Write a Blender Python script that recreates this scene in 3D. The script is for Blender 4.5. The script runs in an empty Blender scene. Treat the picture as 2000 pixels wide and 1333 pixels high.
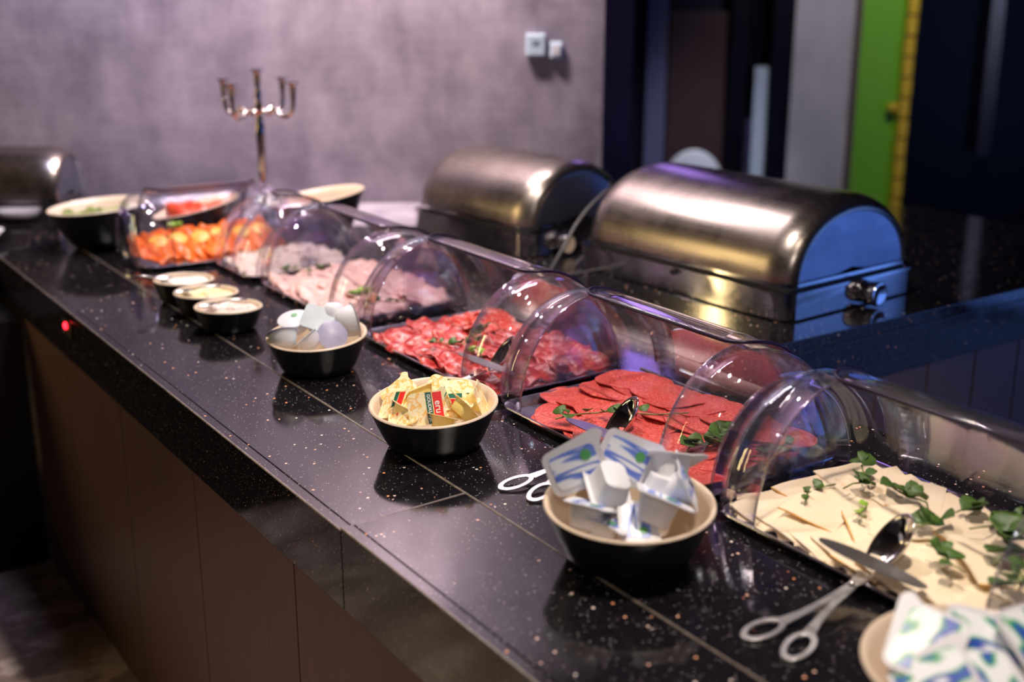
import bpy, bmesh, math, random
from mathutils import Vector, Matrix, Euler
random.seed(7)
R = math.radians
SC = bpy.context.scene
COL = SC.collection

# ------------------------------------------------------------------ camera, world, lights, exposure
cd = bpy.data.cameras.new('camera'); cam = bpy.data.objects.new('camera', cd); COL.objects.link(cam)
cam.location = (0, 0, 1.7)
FW = Vector((0.53708, 0.79221, -0.28972)).normalized()
cam.rotation_euler = FW.to_track_quat('-Z', 'Y').to_euler()
cd.sensor_width = 36; cd.lens = 43.2; cd.clip_start = .02; cd.clip_end = 60
cd.dof.use_dof = True; cd.dof.focus_distance = 2.15; cd.dof.aperture_fstop = 1.9
SC.camera = cam
w = bpy.data.worlds.new('world'); SC.world = w; w.use_nodes = True
w.node_tree.nodes['Background'].inputs[0].default_value = (.30, .23, .30, 1)
w.node_tree.nodes['Background'].inputs[1].default_value = .035
SC.view_settings.view_transform = 'Standard'; SC.view_settings.look = 'None'
SC.view_settings.gamma = 1; SC.view_settings.use_curve_mapping = False
SC.view_settings.exposure = 0.7
SC.cycles.transparent_max_bounces = 48
SC.cycles.max_bounces = 10

def spot(name, loc, to, power, col, ang, size=.05, blend=.5):
    l = bpy.data.lights.new(name, 'SPOT'); l.energy = power; l.color = col
    l.spot_size = R(ang); l.spot_blend = blend; l.shadow_soft_size = size
    o = bpy.data.objects.new(name, l); COL.objects.link(o); o.location = loc
    o.rotation_euler = (Vector(to)-Vector(loc)).to_track_quat('-Z', 'Y').to_euler(); return o
def area(name, loc, to, power, col, sx, sy):
    l = bpy.data.lights.new(name, 'AREA'); l.shape = 'RECTANGLE'; l.size = sx; l.size_y = sy
    l.energy = power; l.color = col
    o = bpy.data.objects.new(name, l); COL.objects.link(o); o.location = loc
    o.rotation_euler = (Vector(to)-Vector(loc)).to_track_quat('-Z', 'Y').to_euler(); return o
WARM = (1, .86, .74); NEUT = (1, .90, .86)
spot('downlight_near', (1.22, .95, 2.72), (1.25, 1.05, .9), 66, WARM, 80, .05)
spot('downlight_middle', (1.20, 1.95, 2.72), (1.25, 2.0, .9), 46, NEUT, 85, .05)
spot('downlight_far', (1.22, 2.95, 2.72), (1.05, 2.95, .9), 58, NEUT, 80, .05)
area('wall_strip_light', (1.78, 3.62, 2.80), (2.02, 3.95, 1.3), 20, (.95, .82, .86), 1.1, .10)
spot('wall_washer', (1.86, 3.56, 2.78), (1.99, 3.86, 2.0), 135, (1, .80, .76), 92, .06, 1.0)
spot('wall_washer_side', (1.0, 3.5, 2.75), (.75, 4.5, 1.25), 40, (.62, .62, 1), 110, .10, 1.0)
area('blue_window_light', (4.9, -.5, 1.1), (2.2, 2.2, .9), 15, (.13, .30, 1.0), 2.6, 2.1)
area('warm_strip_light', (-1.2, 4.5, 1.75), (2.0, 2.6, 1.0), 10, (1, .74, .34), .10, 1.1)
spot('cabinet_fill', (-.6, .9, 2.75), (.72, 1.90, .10), 38, (1, .56, .36), 30, .08, 1.0)  # added spot brightening the cabinet panels, no fitting of its own
spot('cup_front_fill', (-.2, -.4, 2.75), (1.35, 1.45, .9), 28, (1, .90, .86), 38, .06, .8)  # fill spot added from the camera side to lift the cup fronts
spot('chair_fill', (4.25, 4.25, 2.8), (4.42, 4.8, .7), 90, (.85, .88, 1), 45, .06, .8)  # spot added only to brighten the white chair back
spot('back_room_fill', (4.6, 3.2, 2.8), (5.55, 4.7, 1.2), 60, (1, .92, .95), 60, .08, .8)  # spot added to light the grey wall and green door
area('purple_reflection_light', (3.2, 4.4, 2.0), (1.5, 1.8, 1.0), 3.5, (.40, .24, 1.0), 1.1, .45)  # unseen area light added for purple reflections in the acrylic covers

# ------------------------------------------------------------------ material helpers
MATS = {}
def new(name):
    m = bpy.data.materials.new(name); m.use_nodes = True
    nt = m.node_tree; b = nt.nodes['Principled BSDF']; MATS[name] = m
    return m, nt, b
def N(nt, t, **kw):
    n = nt.nodes.new(t)
    for k, v in kw.items():
        if hasattr(n, k): setattr(n, k, v)
        else: n.inputs[k].default_value = v
    return n
def coords(nt, scale=(1, 1, 1), obj=True):
    tc = N(nt, 'ShaderNodeTexCoord'); mp = N(nt, 'ShaderNodeMapping')
    mp.inputs['Scale'].default_value = scale
    nt.links.new(tc.outputs['Object' if obj else 'Generated'], mp.inputs['Vector']); return mp.outputs['Vector']
def ramp(nt, fac, stops, interp='LINEAR'):
    r = N(nt, 'ShaderNodeValToRGB'); r.color_ramp.interpolation = interp
    e = r.color_ramp.elements
    while len(e) < len(stops): e.new(.5)
    for i, (p, c) in enumerate(stops):
        e[i].position = p; e[i].color = (*c, 1) if len(c) == 3 else c
    nt.links.new(fac, r.inputs[0]); return r.outputs['Color']
def noise(nt, vec, scale, detail=4, rough=.6):
    n = N(nt, 'ShaderNodeTexNoise'); n.inputs['Scale'].default_value = scale
    n.inputs['Detail'].default_value = detail; n.inputs['Roughness'].default_value = rough
    nt.links.new(vec, n.inputs['Vector']); return n.outputs['Fac']
def bump(nt, b, h, strength=.3, dist=.002):
    bp = N(nt, 'ShaderNodeBump'); bp.inputs['Strength'].default_value = strength; bp.inputs['Distance'].default_value = dist
    nt.links.new(h, bp.inputs['Height']); nt.links.new(bp.outputs[0], b.inputs['Normal'])
def plain(name, col, rough=.5, metal=0, noise_amt=.12, nscale=30, **kw):
    m, nt, b = new(name)
    v = coords(nt); f = noise(nt, v, nscale)
    lo = tuple(max(0, c*(1-noise_amt)) for c in col); hi = tuple(min(1, c*(1+noise_amt)) for c in col)
    nt.links.new(ramp(nt, f, [(.3, lo), (.7, hi)]), b.inputs['Base Color'])
    b.inputs['Roughness'].default_value = rough; b.inputs['Metallic'].default_value = metal
    for k, x in kw.items(): b.inputs[k.replace('_', ' ')].default_value = x
    return m
def mixc(nt, fac, a, b2):
    x = N(nt, 'ShaderNodeMix', data_type='RGBA')
    for sock, val in ((x.inputs[0], fac), (x.inputs[6], a), (x.inputs[7], b2)):
        if isinstance(val, (tuple, float, int)):
            sock.default_value = (*val, 1) if isinstance(val, tuple) and len(val) == 3 else val
        else: nt.links.new(val, sock)
    return x.outputs[2]
def math_(nt, op, a, b2=None, c=None):
    x = N(nt, 'ShaderNodeMath', operation=op)
    for i, val in enumerate((a, b2, c)):
        if val is None: continue
        if isinstance(val, (float, int)): x.inputs[i].default_value = val
        else: nt.links.new(val, x.inputs[i])
    return x.outputs[0]

def granite():
    m, nt, b = new('granite')
    v = coords(nt)
    col = ramp(nt, noise(nt, v, 60, 6, .7), [(.3, (.004, .0035, .005)), (.75, (.013, .011, .014))])
    def flecks(scale, thr, rad, ca, cb, base):
        vo = N(nt, 'ShaderNodeTexVoronoi'); vo.inputs['Scale'].default_value = scale
        nt.links.new(v, vo.inputs['Vector'])
        sp = N(nt, 'ShaderNodeSeparateColor'); nt.links.new(vo.outputs['Color'], sp.inputs[0])
        a = math_(nt, 'GREATER_THAN', sp.outputs[0], thr)
        d = math_(nt, 'LESS_THAN', vo.outputs['Distance'], rad)
        f = math_(nt, 'MULTIPLY', a, d)
        return f, mixc(nt, f, base, ramp(nt, sp.outputs[1], [(.2, ca), (.8, cb)]))
    f1, col = flecks(105, .95, .24, (1.0, .42, .18), (1.0, .88, .80), col)  # mineral flecks, their sparkle painted in as bright base colour
    f2, col = flecks(420, .955, .26, (.45, .32, .28), (.8, .70, .70), col)
    f3, col = flecks(300, .95, .20, (.85, .75, .72), (1.0, .95, .92), col)
    nt.links.new(col, b.inputs['Base Color'])
    nt.links.new(ramp(nt, noise(nt, v, 9, 5, .65), [(.35, (.05,)*3), (.75, (.17,)*3)]), b.inputs['Roughness'])
    b.inputs['Specular IOR Level'].default_value = .72
    return m
granite()
plain('granite_arris_lit', (.15, .12, .10), .35, noise_amt=.5, nscale=60)
def wallpaper(name, a, c, sc=.8):
    m, nt, b = new(name)
    v = coords(nt, (1, 1, .8)); v2 = coords(nt, (3, 3, 160)); v3 = coords(nt, (120, 120, 3))
    f = math_(nt, 'MULTIPLY_ADD', noise(nt, v2, 1.2, 3), .24, math_(nt, 'MULTIPLY', noise(nt, v3, 1.2, 3), .16))
    f = math_(nt, 'MULTIPLY_ADD', noise(nt, v, 7*sc, 6, .62), .75, f)
    nt.links.new(ramp(nt, f, [(.40, a), (.72, c)]), b.inputs['Base Color'])
    b.inputs['Roughness'].default_value = .75; bump(nt, b, f, .25, .002); return m
wallpaper('wallpaper_mauve', (.17, .145, .19), (.42, .365, .43))
wallpaper('wallpaper_grey', (.33, .32, .34), (.46, .44, .46), .6)
def floor_mat():
    m, nt, b = new('floor_stone')
    v = coords(nt, (1, 1.6, 1)); f = noise(nt, v, 4.5, 8, .68)
    c = ramp(nt, f, [(.36, (.20, .145, .125)), (.50, (.29, .215, .185)), (.57, (.56, .46, .40)), (.66, (.30, .22, .19))])
    nt.links.new(c, b.inputs['Base Color']); b.inputs['Roughness'].default_value = .35; return m
floor_mat()
def cabinet_mat():
    m, nt, b = new('cabinet_laminate')
    v = coords(nt, (60, 60, 2)); f = noise(nt, v, 2, 5, .6)
    nt.links.new(ramp(nt, f, [(.3, (.095, .050, .036)), (.7, (.135, .076, .055))]), b.inputs['Base Color'])
    b.inputs['Roughness'].default_value = .42; return m
cabinet_mat()
plain('cabinet_dark', (.012, .011, .014), .3)
plain('black_matte', (.008, .008, .009), .6)
def steel(name, base, r0, r1, stretch):
    m, nt, b = new(name)
    v = coords(nt, stretch); f = noise(nt, v, 3, 5, .7)
    v2 = coords(nt); g = noise(nt, v2, 7, 5, .65)
    nt.links.new(ramp(nt, g, [(.3, tuple(c*.86 for c in base)), (.7, base)]), b.inputs['Base Color'])
    b.inputs['Metallic'].default_value = 1
    nt.links.new(ramp(nt, math_(nt, 'MULTIPLY_ADD', g, .6, math_(nt, 'MULTIPLY', f, .4)), [(.35, (r0,)*3), (.7, (r1,)*3)]), b.inputs['Roughness'])
    bump(nt, b, f, .12, .0006); return m
steel('steel_brushed', (.40, .345, .30), .22, .36, (40, 1, 40))
steel('steel_end', (.40, .42, .50), .28, .55, (1, 1, 4))
steel('steel_polished', (.68, .66, .66), .06, .16, (1, 1, 30))
steel('steel_tool', (.80, .77, .76), .26, .42, (20, 4, 20))
steel('tray_metal', (.52, .50, .60), .24, .40, (12, 12, 1))
steel('chrome', (.50, .43, .41), .04, .10, (1, 1, 1))
plain('rubber_black', (.01, .01, .01), .55)
plain('bowl_black', (.009, .009, .012), .34)
plain('bowl_cream', (.80, .64, .48), .35, noise_amt=.04)
plain('white_plastic', (.70, .69, .72), .42, noise_amt=.03)
plain('white_matte', (.80, .80, .82), .5, noise_amt=.02)
plain('switch_plastic', (.55, .68, .80), .45, noise_amt=.03)
plain('switch_display', (.20, .30, .36), .3)
plain('cable_rubber', (.10, .09, .09), .45)
plain('door_green', (.15, .42, .012), .45, noise_amt=.06, nscale=2)
plain('frame_yellow', (.62, .42, .015), .45)
plain('trim_brown', (.10, .06, .05), .5)
plain('ceiling_paint', (.13, .105, .10), .7)
plain('pane_brown_mauve', (.16, .10, .13), .3)
plain('pane_navy', (.010, .009, .020), .4, Specular_IOR_Level=.2)
plain('reflection_slate', (.11, .11, .20), .35)
plain('reflection_brown', (.050, .028, .030), .3)
plain('dark_frame', (.003, .003, .008), .4, Specular_IOR_Level=.15)
plain('blind_white', (.42, .50, .60), .6)
plain('reflection_pale', (.20, .22, .30), .8)
plain('post_pink', (.30, .22, .28), .3, 1)
plain('dark_glass', (.003, .004, .007), .25, Specular_IOR_Level=.08)
def emit(name, col, s):
    m, nt, b = new(name); b.inputs['Base Color'].default_value = (*col, 1)
    b.inputs['Emission Color'].default_value = (*col, 1); b.inputs['Emission Strength'].default_value = s
emit('led_red', (1, .01, .02), 6); emit('lamp_face', (1, .88, .76), 14)
def acrylic(name, tint, refl=1.0, iri=.55, haze=.02, floor_=.045):
    m = bpy.data.materials.new(name); m.use_nodes = True; MATS[name] = m; nt = m.node_tree
    nt.nodes.clear(); out = N(nt, 'ShaderNodeOutputMaterial')
    tr = N(nt, 'ShaderNodeBsdfTransparent'); tr.inputs[0].default_value = (*tint, 1)
    gl = N(nt, 'ShaderNodeBsdfGlossy'); gl.inputs['Roughness'].default_value = .045
    df = N(nt, 'ShaderNodeBsdfDiffuse'); df.inputs[0].default_value = (.75, .72, .80, 1)
    v = coords(nt); n1 = noise(nt, v, 5, 3, .5)
    rain = ramp(nt, n1, [(.30, (.55, .60, 1.0)), (.42, (.85, .55, 1.0)), (.50, (1, .95, .80)), (.58, (.45, .75, 1.0)), (.68, (.75, .55, 1.0))])
    nt.links.new(mixc(nt, iri, (1.0, 1.0, 1.0), rain), gl.inputs[0])
    lw = N(nt, 'ShaderNodeLayerWeight'); lw.inputs['Blend'].default_value = .5
    p = math_(nt, 'POWER', lw.outputs['Facing'], 4.2)
    fr = math_(nt, 'MULTIPLY_ADD', p, .85*refl, floor_*refl)
    m1 = N(nt, 'ShaderNodeMixShader'); nt.links.new(fr, m1.inputs[0]); nt.links.new(tr.outputs[0], m1.inputs[1]); nt.links.new(gl.outputs[0], m1.inputs[2])
    vs = coords(nt, (40, 240, 40)); sc = ramp(nt, noise(nt, vs, 2, 4, .7), [(.55, (haze*.5,)*3), (.75, (haze*2.2,)*3)])
    m2 = N(nt, 'ShaderNodeMixShader'); nt.links.new(sc, m2.inputs[0]); nt.links.new(m1.outputs[0], m2.inputs[1]); nt.links.new(df.outputs[0], m2.inputs[2])
    nt.links.new(m2.outputs[0], out.inputs[0]); return m
acrylic('acrylic_clear', (.985, .98, .99), 1.0, .5, .012)
acrylic('acrylic_end', (.975, .97, .99), 1.5, .95, .026, .06)
acrylic('acrylic_edge', (.80, .78, .84), 2.6, .5, .06, .10)
plain('lip_smoke', (.012, .006, .022), .3, Specular_IOR_Level=.25)

def blotch(name, stops, scale, rough=.4, bumpy=.25, stretch=(1, 1, 1), sss=0, detail=5):
    m, nt, b = new(name); v = coords(nt, stretch); f = noise(nt, v, scale, detail, .65)
    nt.links.new(ramp(nt, f, stops), b.inputs['Base Color']); b.inputs['Roughness'].default_value = rough
    bump(nt, b, f, bumpy, .002)
    if sss: b.inputs['Subsurface Weight'].default_value = sss; b.inputs['Subsurface Radius'].default_value = (.008, .003, .002); b.inputs['Subsurface Scale'].default_value = .6
    return m
blotch('salami', [(.38, (.50, .035, .028)), (.53, (.66, .085, .065)), (.66, (.82, .28, .22)), (.78, (.92, .58, .50))], 260, .38, .35)
blotch('salami_rim', [(.3, (.42, .04, .04)), (.7, (.58, .08, .07))], 80, .4)
blotch('prosciutto', [(.36, (.34, .015, .018)), (.52, (.56, .05, .045)), (.62, (.74, .20, .16)), (.74, (.88, .55, .47))], 26, .32, .3, (1, 3.2, 1))
blotch('chorizo', [(.35, (.62, .03, .02)), (.52, (.80, .08, .05)), (.60, (.88, .40, .30)), (.70, (.92, .72, .62))], 70, .35, .3)
blotch('ham', [(.30, (.74, .38, .34)), (.6, (.84, .54, .48)), (.8, (.92, .74, .66))], 30, .38, .2)
blotch('turkey', [(.30, (.74, .56, .46)), (.6, (.84, .70, .60)), (.8, (.70, .52, .38))], 34, .45, .2)
blotch('salmon', [(.30, (.70, .07, .006)), (.52, (.86, .16, .015)), (.66, (.92, .32, .07))], 34, .3, .4, (1, 2.5, 1))
blotch('lemon', [(.3, (.85, .36, .03)), (.7, (.95, .62, .12))], 40, .4)
blotch('cheese', [(.3, (.92, .74, .49)), (.7, (.95, .81, .60))], 12, .42, .05)
blotch('cheese_rind', [(.3, (.80, .36, .06)), (.7, (.88, .50, .12))], 40, .5)
blotch('leaf_green', [(.3, (.035, .085, .014)), (.7, (.10, .19, .03))], 60, .45, .2)
blotch('leaf_bright', [(.3, (.20, .38, .03)), (.7, (.38, .56, .07))], 60, .45, .2)
blotch('stem_green', [(.3, (.16, .20, .05)), (.7, (.26, .28, .09))], 60, .5, .1)
blotch('dip_white', [(.3, (.88, .82, .72)), (.7, (.95, .92, .85))], 14, .3, .5)
blotch('dip_yellow', [(.3, (.92, .76, .34)), (.7, (.96, .88, .60))], 14, .3, .5)
blotch('dip_pink', [(.35, (.86, .66, .56)), (.6, (.93, .82, .72)), (.72, (.62, .20, .12))], 34, .3, .5)
blotch('tomato', [(.35, (.55, .03, .01)), (.6, (.85, .12, .04)), (.75, (.92, .40, .15))], 40, .3, .5)
blotch('salad', [(.3, (.10, .16, .04)), (.55, (.32, .36, .12)), (.75, (.80, .72, .45))], 50, .4, .6)
blotch('packet_foil', [(.34, (.86, .72, .32)), (.48, (.94, .86, .58)), (.57, (.90, .48, .08)), (.68, (.94, .86, .62))], 60, .3, .1, (1, 1, 1), 0, 2)
blotch('packet_tub', [(.3, (.78, .58, .14)), (.7, (.88, .74, .30))], 20, .32, .1)
plain('print_green', (.01, .12, .07), .35); plain('print_red', (.80, .02, .02), .35); plain('print_white', (.92, .92, .88), .4)
blotch('lid_blue', [(.34, (.86, .88, .93)), (.45, (.84, .87, .93)), (.50, (.20, .29, .72)), (.60, (.10, .18, .62)), (.66, (.86, .88, .93))], 26, .3, .05, (.45, 3.2, 1), 0, 1)
blotch('lid_swoosh', [(.40, (.88, .90, .93)), (.48, (.86, .90, .90)), (.53, (.04, .38, .10)), (.58, (.04, .10, .48)), (.64, (.03, .06, .42)), (.70, (.88, .90, .93))], 22, .28, .05, (1, 2, 1), 0, 1)
plain('leaf_print', (.10, .36, .12), .35)
plain('lid_grey', (.46, .52, .54), .35); plain('lid_lavender', (.42, .40, .56), .35)
plain('knob_warm_lit', (.95, .72, .50), .5)  # warm lamp glow on the steel knob put into its colour

# ------------------------------------------------------------------ mesh helpers
class MB:
    def __init__(s): s.v = []; s.f = []
    def add(s, vs, fs, M=None):
        o = len(s.v); s.v += [tuple(M @ Vector(p)) if M else tuple(p) for p in vs]; s.f += [tuple(i+o for i in f) for f in fs]
    def box(s, x0, x1, y0, y1, z0, z1, M=None):
        s.add([(x0,y0,z0),(x1,y0,z0),(x1,y1,z0),(x0,y1,z0),(x0,y0,z1),(x1,y0,z1),(x1,y1,z1),(x0,y1,z1)],
              [(0,3,2,1),(4,5,6,7),(0,1,5,4),(1,2,6,5),(2,3,7,6),(3,0,4,7)], M)
    def loft(s, rings, close=True, cap0=False, cap1=False, M=None):
        n = len(rings[0]); vs = [p for r in rings for p in r]; fs = []
        for i in range(len(rings)-1):
            for j in range(n if close else n-1):
                k = (j+1) % n; fs.append((i*n+j, i*n+k, (i+1)*n+k, (i+1)*n+j))
        if cap0: fs.append(tuple(range(n))[::-1])
        if cap1: fs.append(tuple((len(rings)-1)*n+j for j in range(n)))
        s.add(vs, fs, M)
    def lathe(s, prof, n=40, M=None, cap0=False, cap1=False):
        s.loft([[(r*math.cos(2*math.pi*j/n), r*math.sin(2*math.pi*j/n), z) for j in range(n)] for r, z in prof], True, cap0, cap1, M)
    def tube(s, pts, r, n=8, closed=False, M=None):
        P = [Vector(p) for p in pts]; m = len(P); rings = []
        rr = r if isinstance(r, (list, tuple)) else [r]*m
        prev = None
        for i in range(m):
            a = P[(i-1) % m] if (closed or i > 0) else P[i]; b = P[(i+1) % m] if (closed or i < m-1) else P[i]
            t = (b-a).normalized()
            if prev is None:
                up = Vector((0, 0, 1)) if abs(t.z) < .9 else Vector((1, 0, 0))
                x = t.cross(up).normalized()
            else: x = (prev - t*prev.dot(t)).normalized()
            prev = x; y = t.cross(x)
            rings.append([tuple(P[i] + (x*math.cos(2*math.pi*j/n)+y*math.sin(2*math.pi*j/n))*rr[i]) for j in range(n)])
        if closed: rings.append(rings[0])
        s.loft(rings, True, not closed, not closed, M)
    def mesh(s, name, mat, smooth=False):
        me = bpy.data.meshes.new(name); me.from_pydata(s.v, [], s.f)
        me.materials.append(MATS[mat]); 
        bm = bmesh.new(); bm.from_mesh(me); bmesh.ops.recalc_face_normals(bm, faces=bm.faces); bm.to_mesh(me); bm.free()
        if smooth:
            for p in me.polygons: p.use_smooth = True
            if smooth is not True: me.set_sharp_from_angle(angle=R(smooth))
        return me
    def build(s, name, mat, parent=None, smooth=False, bevel=0, thick=0):
        return link(name, s.mesh(name, mat, smooth), parent, bevel, thick)
def link(name, me, parent=None, bevel=0, thick=0):
    o = bpy.data.objects.new(name, me); COL.objects.link(o); o.parent = parent
    if thick:
        m = o.modifiers.new('thickness', 'SOLIDIFY'); m.thickness = thick; m.offset = 0
    if bevel:
        m = o.modifiers.new('bevel', 'BEVEL'); m.width = bevel; m.segments = 2; m.limit_method = 'ANGLE'
    return o
def tag(o, label=None, cat=None, group=None, kind=None):
    for k, v in (('label', label), ('category', cat), ('group', group), ('kind', kind)):
        if v: o[k] = v
    return o
def empty(name, loc, rz=0, label=None, cat=None, group=None):
    o = bpy.data.objects.new(name, None); COL.objects.link(o); o.location = loc; o.rotation_euler = (0, 0, rz)
    o.empty_display_size = .05; return tag(o, label, cat, group)
def copy_tree(o, parent=None):
    c = o.copy(); COL.objects.link(c); c.parent = parent
    for ch in [x for x in o.children]: copy_tree(ch, c)
    return c
def rr(w, l, r, z, n=6, cx=0, cy=0):
    out = []
    for (sx, sy, a0) in ((1, 1, 0), (-1, 1, 90), (-1, -1, 180), (1, -1, 270)):
        for k in range(n+1):
            a = R(a0 + 90*k/n); out.append((cx+sx*(w/2-r)+r*math.cos(a), cy+sy*(l/2-r)+r*math.sin(a), z))
    return out
def orient(o, loc, normal, up=(0, 0, 1)):
    z = Vector(normal).normalized(); u = Vector(up); y = (u - z*u.dot(z))
    if y.length < 1e-3: y = Vector((0, 1, 0)) - z*z.y
    y.normalize(); x = y.cross(z)
    m = Matrix((x, y, z)).transposed(); o.location = loc; o.rotation_euler = m.to_euler()
CT = .90
U = Vector((.8277, -.5611, 0)); Nn = Vector((.5611, .8277, 0))   # horizontal axes of the far wall
WA = math.atan2(-.5611, .8277)
def sD(s, d, z=0): return Vector((Nn.x*d+U.x*s, Nn.y*d+U.y*s, z))

# ------------------------------------------------------------------ room
def struct(name, mb, mat, parent=None, **k):
    o = mb.build(name, mat, parent, **k)
    if parent is None: o['kind'] = 'structure'
    return o
m = MB(); m.box(-5, 9, -4, 10, -.05, 0); struct('floor', m, 'floor_stone')
m = MB(); m.box(-5, 9, -4, 10, 2.9, 2.95); struct('ceiling', m, 'ceiling_paint')
def wallbox(name, s0, s1, d0, d1, z0, z1, mat, kind=True, bevel=0):
    c = sD((s0+s1)/2, d0, z0); mb = MB(); mb.box(-(s1-s0)/2, (s1-s0)/2, 0, d1-d0, 0, z1-z0)
    o = mb.build(name, mat, None, bevel=bevel); o.location = c; o.rotation_euler = (0, 0, WA)
    if kind: o['kind'] = 'structure'
    return o
wallbox('wall_north', -4.6, .318, 4.36, 4.50, 0, 2.9, 'wallpaper_mauve')
wallbox('wall_return', .318, .50, 5.2, 6.98, 0, 2.9, 'pane_brown_mauve')
def panel_at(name, s0, s1, d0, th, z0, z1, mat): return wallbox(name, s0, s1, d0, d0+th, z0, z1, mat)
panel_at('reflection_strip_1', .42, .665, 7.0, .10, 0, 2.9, 'pane_brown_mauve')  # brown, navy and slate strips paint the reflections in dark glass
panel_at('reflection_strip_2', .665, .75, 7.05, .10, 0, 2.9, 'pane_navy')
panel_at('reflection_strip_3', .75, .862, 7.0, .12, 0, 2.9, 'reflection_slate')
wn = panel_at('window_1', .862, 1.205, 7.04, .06, 0, 2.9, 'pane_navy')
pc = wallbox('reflected_panel', .872, 1.195, 6.99, 7.035, .10, 1.48, 'reflection_brown', False)  # brown shape reflected in dark glass, painted as a panel
tag(pc, 'tall dark brown panel painting what the far glass reflects beyond the chafing dishes', 'picture')
panel_at('trim_4', 1.205, 1.30, 6.95, .2, 0, 2.9, 'dark_frame')
ph = MB(); ph.tube([(0, 0, 0), (0, 0, .913)], .02, 10); ph.lathe([(.05, 0), (.05, .01), (.02, .02)], 16, cap0=True)
o = ph.build('barrier_post', 'post_pink', None, smooth=40); o.location = sD(1.305, 6.85, 0)
tag(o, 'slim pinkish chrome post standing before the black door frame', 'post')
panel_at('window_2', 1.30, 1.43, 7.05, .05, 0, 2.9, 'dark_glass')
o = wallbox('white_blind', 1.355, 1.432, 6.98, 7.02, 0.02, 1.18, 'blind_white', False)
tag(o, 'pale blue-white narrow panel seen between the black door frames', 'panel')
panel_at('trim_5', 1.435, 1.553, 6.95, .2, 0, 2.9, 'dark_frame')
panel_at('wall_east', 1.553, 1.882, 6.95, .2, 0, 2.9, 'wallpaper_grey')
panel_at('trim_6', 1.882, 1.912, 6.92, .2, 0, 2.9, 'trim_brown')
d = panel_at('door_1', 1.912, 2.165, 6.99, .05, 0, 2.9, 'door_green')
kb = MB(); kb.lathe([(.012, 0), (.012, .03), (.028, .04), (.030, .055), (.018, .068), (.0, .07)], 16, Matrix.Rotation(R(90), 4, 'X'))
o = kb.build('door_knob', 'frame_yellow', d, smooth=50); o.location = (.086, 0, .96)
fr = empty('trim_7', sD(2.19, 6.93, 0), WA); fr['kind'] = 'structure'
bk = MB(); bk.box(-.028, .028, 0, .08, .005, .106); bme = bk.mesh('brick', 'frame_yellow')
for i in range(24):
    o = link('brick', bme, fr, bevel=.004); o.location = (random.uniform(-.003, .003), 0, .005+i*.112)
panel_at('window_3', 2.22, 4.8, 7.0, .06, 0, 2.9, 'dark_glass')
o = MB(); cp = []
for i in range(13): cp.append((-.035+.07*i/12, .012*math.sin(i*1.6)))
o.loft([[(x, y, .70) for x, y in cp], [(x, y, 2.6) for x, y in cp]], close=False)
o = o.build('reflection', 'reflection_pale', None, smooth=True, thick=.004); o.location = sD(2.64, 6.9, 0); o.rotation_euler = (0, 0, WA)  # pale strip standing in for what the black glass reflects
tag(o, 'narrow pale blue curtain built as a strip before the dark glass', 'reflection')
wallbox('wall_south_east', 4.8, 5.0, -2, 7, 0, 2.9, 'pane_navy')

# ------------------------------------------------------------------ counters
XF, XS, XR, YB, TS = .731, .952, 1.72, 1.83, 1.536
cnt = empty('countertop', (0, 0, CT), 0, 'black speckled granite countertop running past the trays and round the corner', 'countertop')
def slab(name, poly, z0, z1, parent, mat='granite', bevel=.003):
    n = len(poly); mb = MB(); mb.loft([[(x, y, z0) for x, y in poly], [(x, y, z1) for x, y in poly]], True, True, True)
    return mb.build(name, mat, parent, bevel=bevel)
g = .0012
# front strip far: leans very slightly down to its outer edge
drop = .0065
def strip(y0, y1, dr):
    mb = MB(); x0, x1 = XF+.0205, XS-g
    mb.add([(x0,y0,-.03-dr),(x1,y0,-.03),(x1,y1,-.03),(x0,y1,-.03-dr),(x0,y0,-dr),(x1,y0,0),(x1,y1,0),(x0,y1,-dr)],
           [(0,3,2,1),(4,5,6,7),(0,1,5,4),(1,2,6,5),(2,3,7,6),(3,0,4,7)])
    return mb.build('slab', 'granite', cnt, bevel=.002)
strip(TS+g, 3.85, drop); strip(-.3, TS-g, .0015)
slab('slab', [(XS, -.3), (XR, -.3), (XR, YB), (XR, 3.3), (XS, 3.85)], -.03, 0, cnt, bevel=.0015)
rp = [(XR+.0015, YB), (3.6, YB), (3.6, 2.4)]
pA = sD(.95, 4.34); pB = sD(-.30, 4.34); pC = sD(-.30, 3.94); pD_ = sD(-.96, 3.94); pE = sD(-.96, 4.34); pF = sD(-2.4, 4.34)
rp += [(3.6, max(2.0, pA.y-.3)), (pA.x, pA.y), (pB.x, pB.y), (pC.x, pC.y), (XR+.0015, sD(0, 3.94).y - (XR+.0015 - sD(0, 3.94).x)*Nn.x/Nn.y)]
slab('slab', [rp[0], rp[1], rp[3], rp[4], rp[5], rp[6], rp[7]], -.03, 0, cnt, bevel=.0015)
slab('slab', [(XR, 3.3+g), (XR, sD(0, 3.94).y - (XR - sD(0, 3.94).x)*Nn.x/Nn.y), (pD_.x, pD_.y), (pE.x, pE.y), (pF.x, pF.y), (-1.6, 3.852), (XS, 3.852)], -.03, 0, cnt, bevel=.0015)
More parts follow.
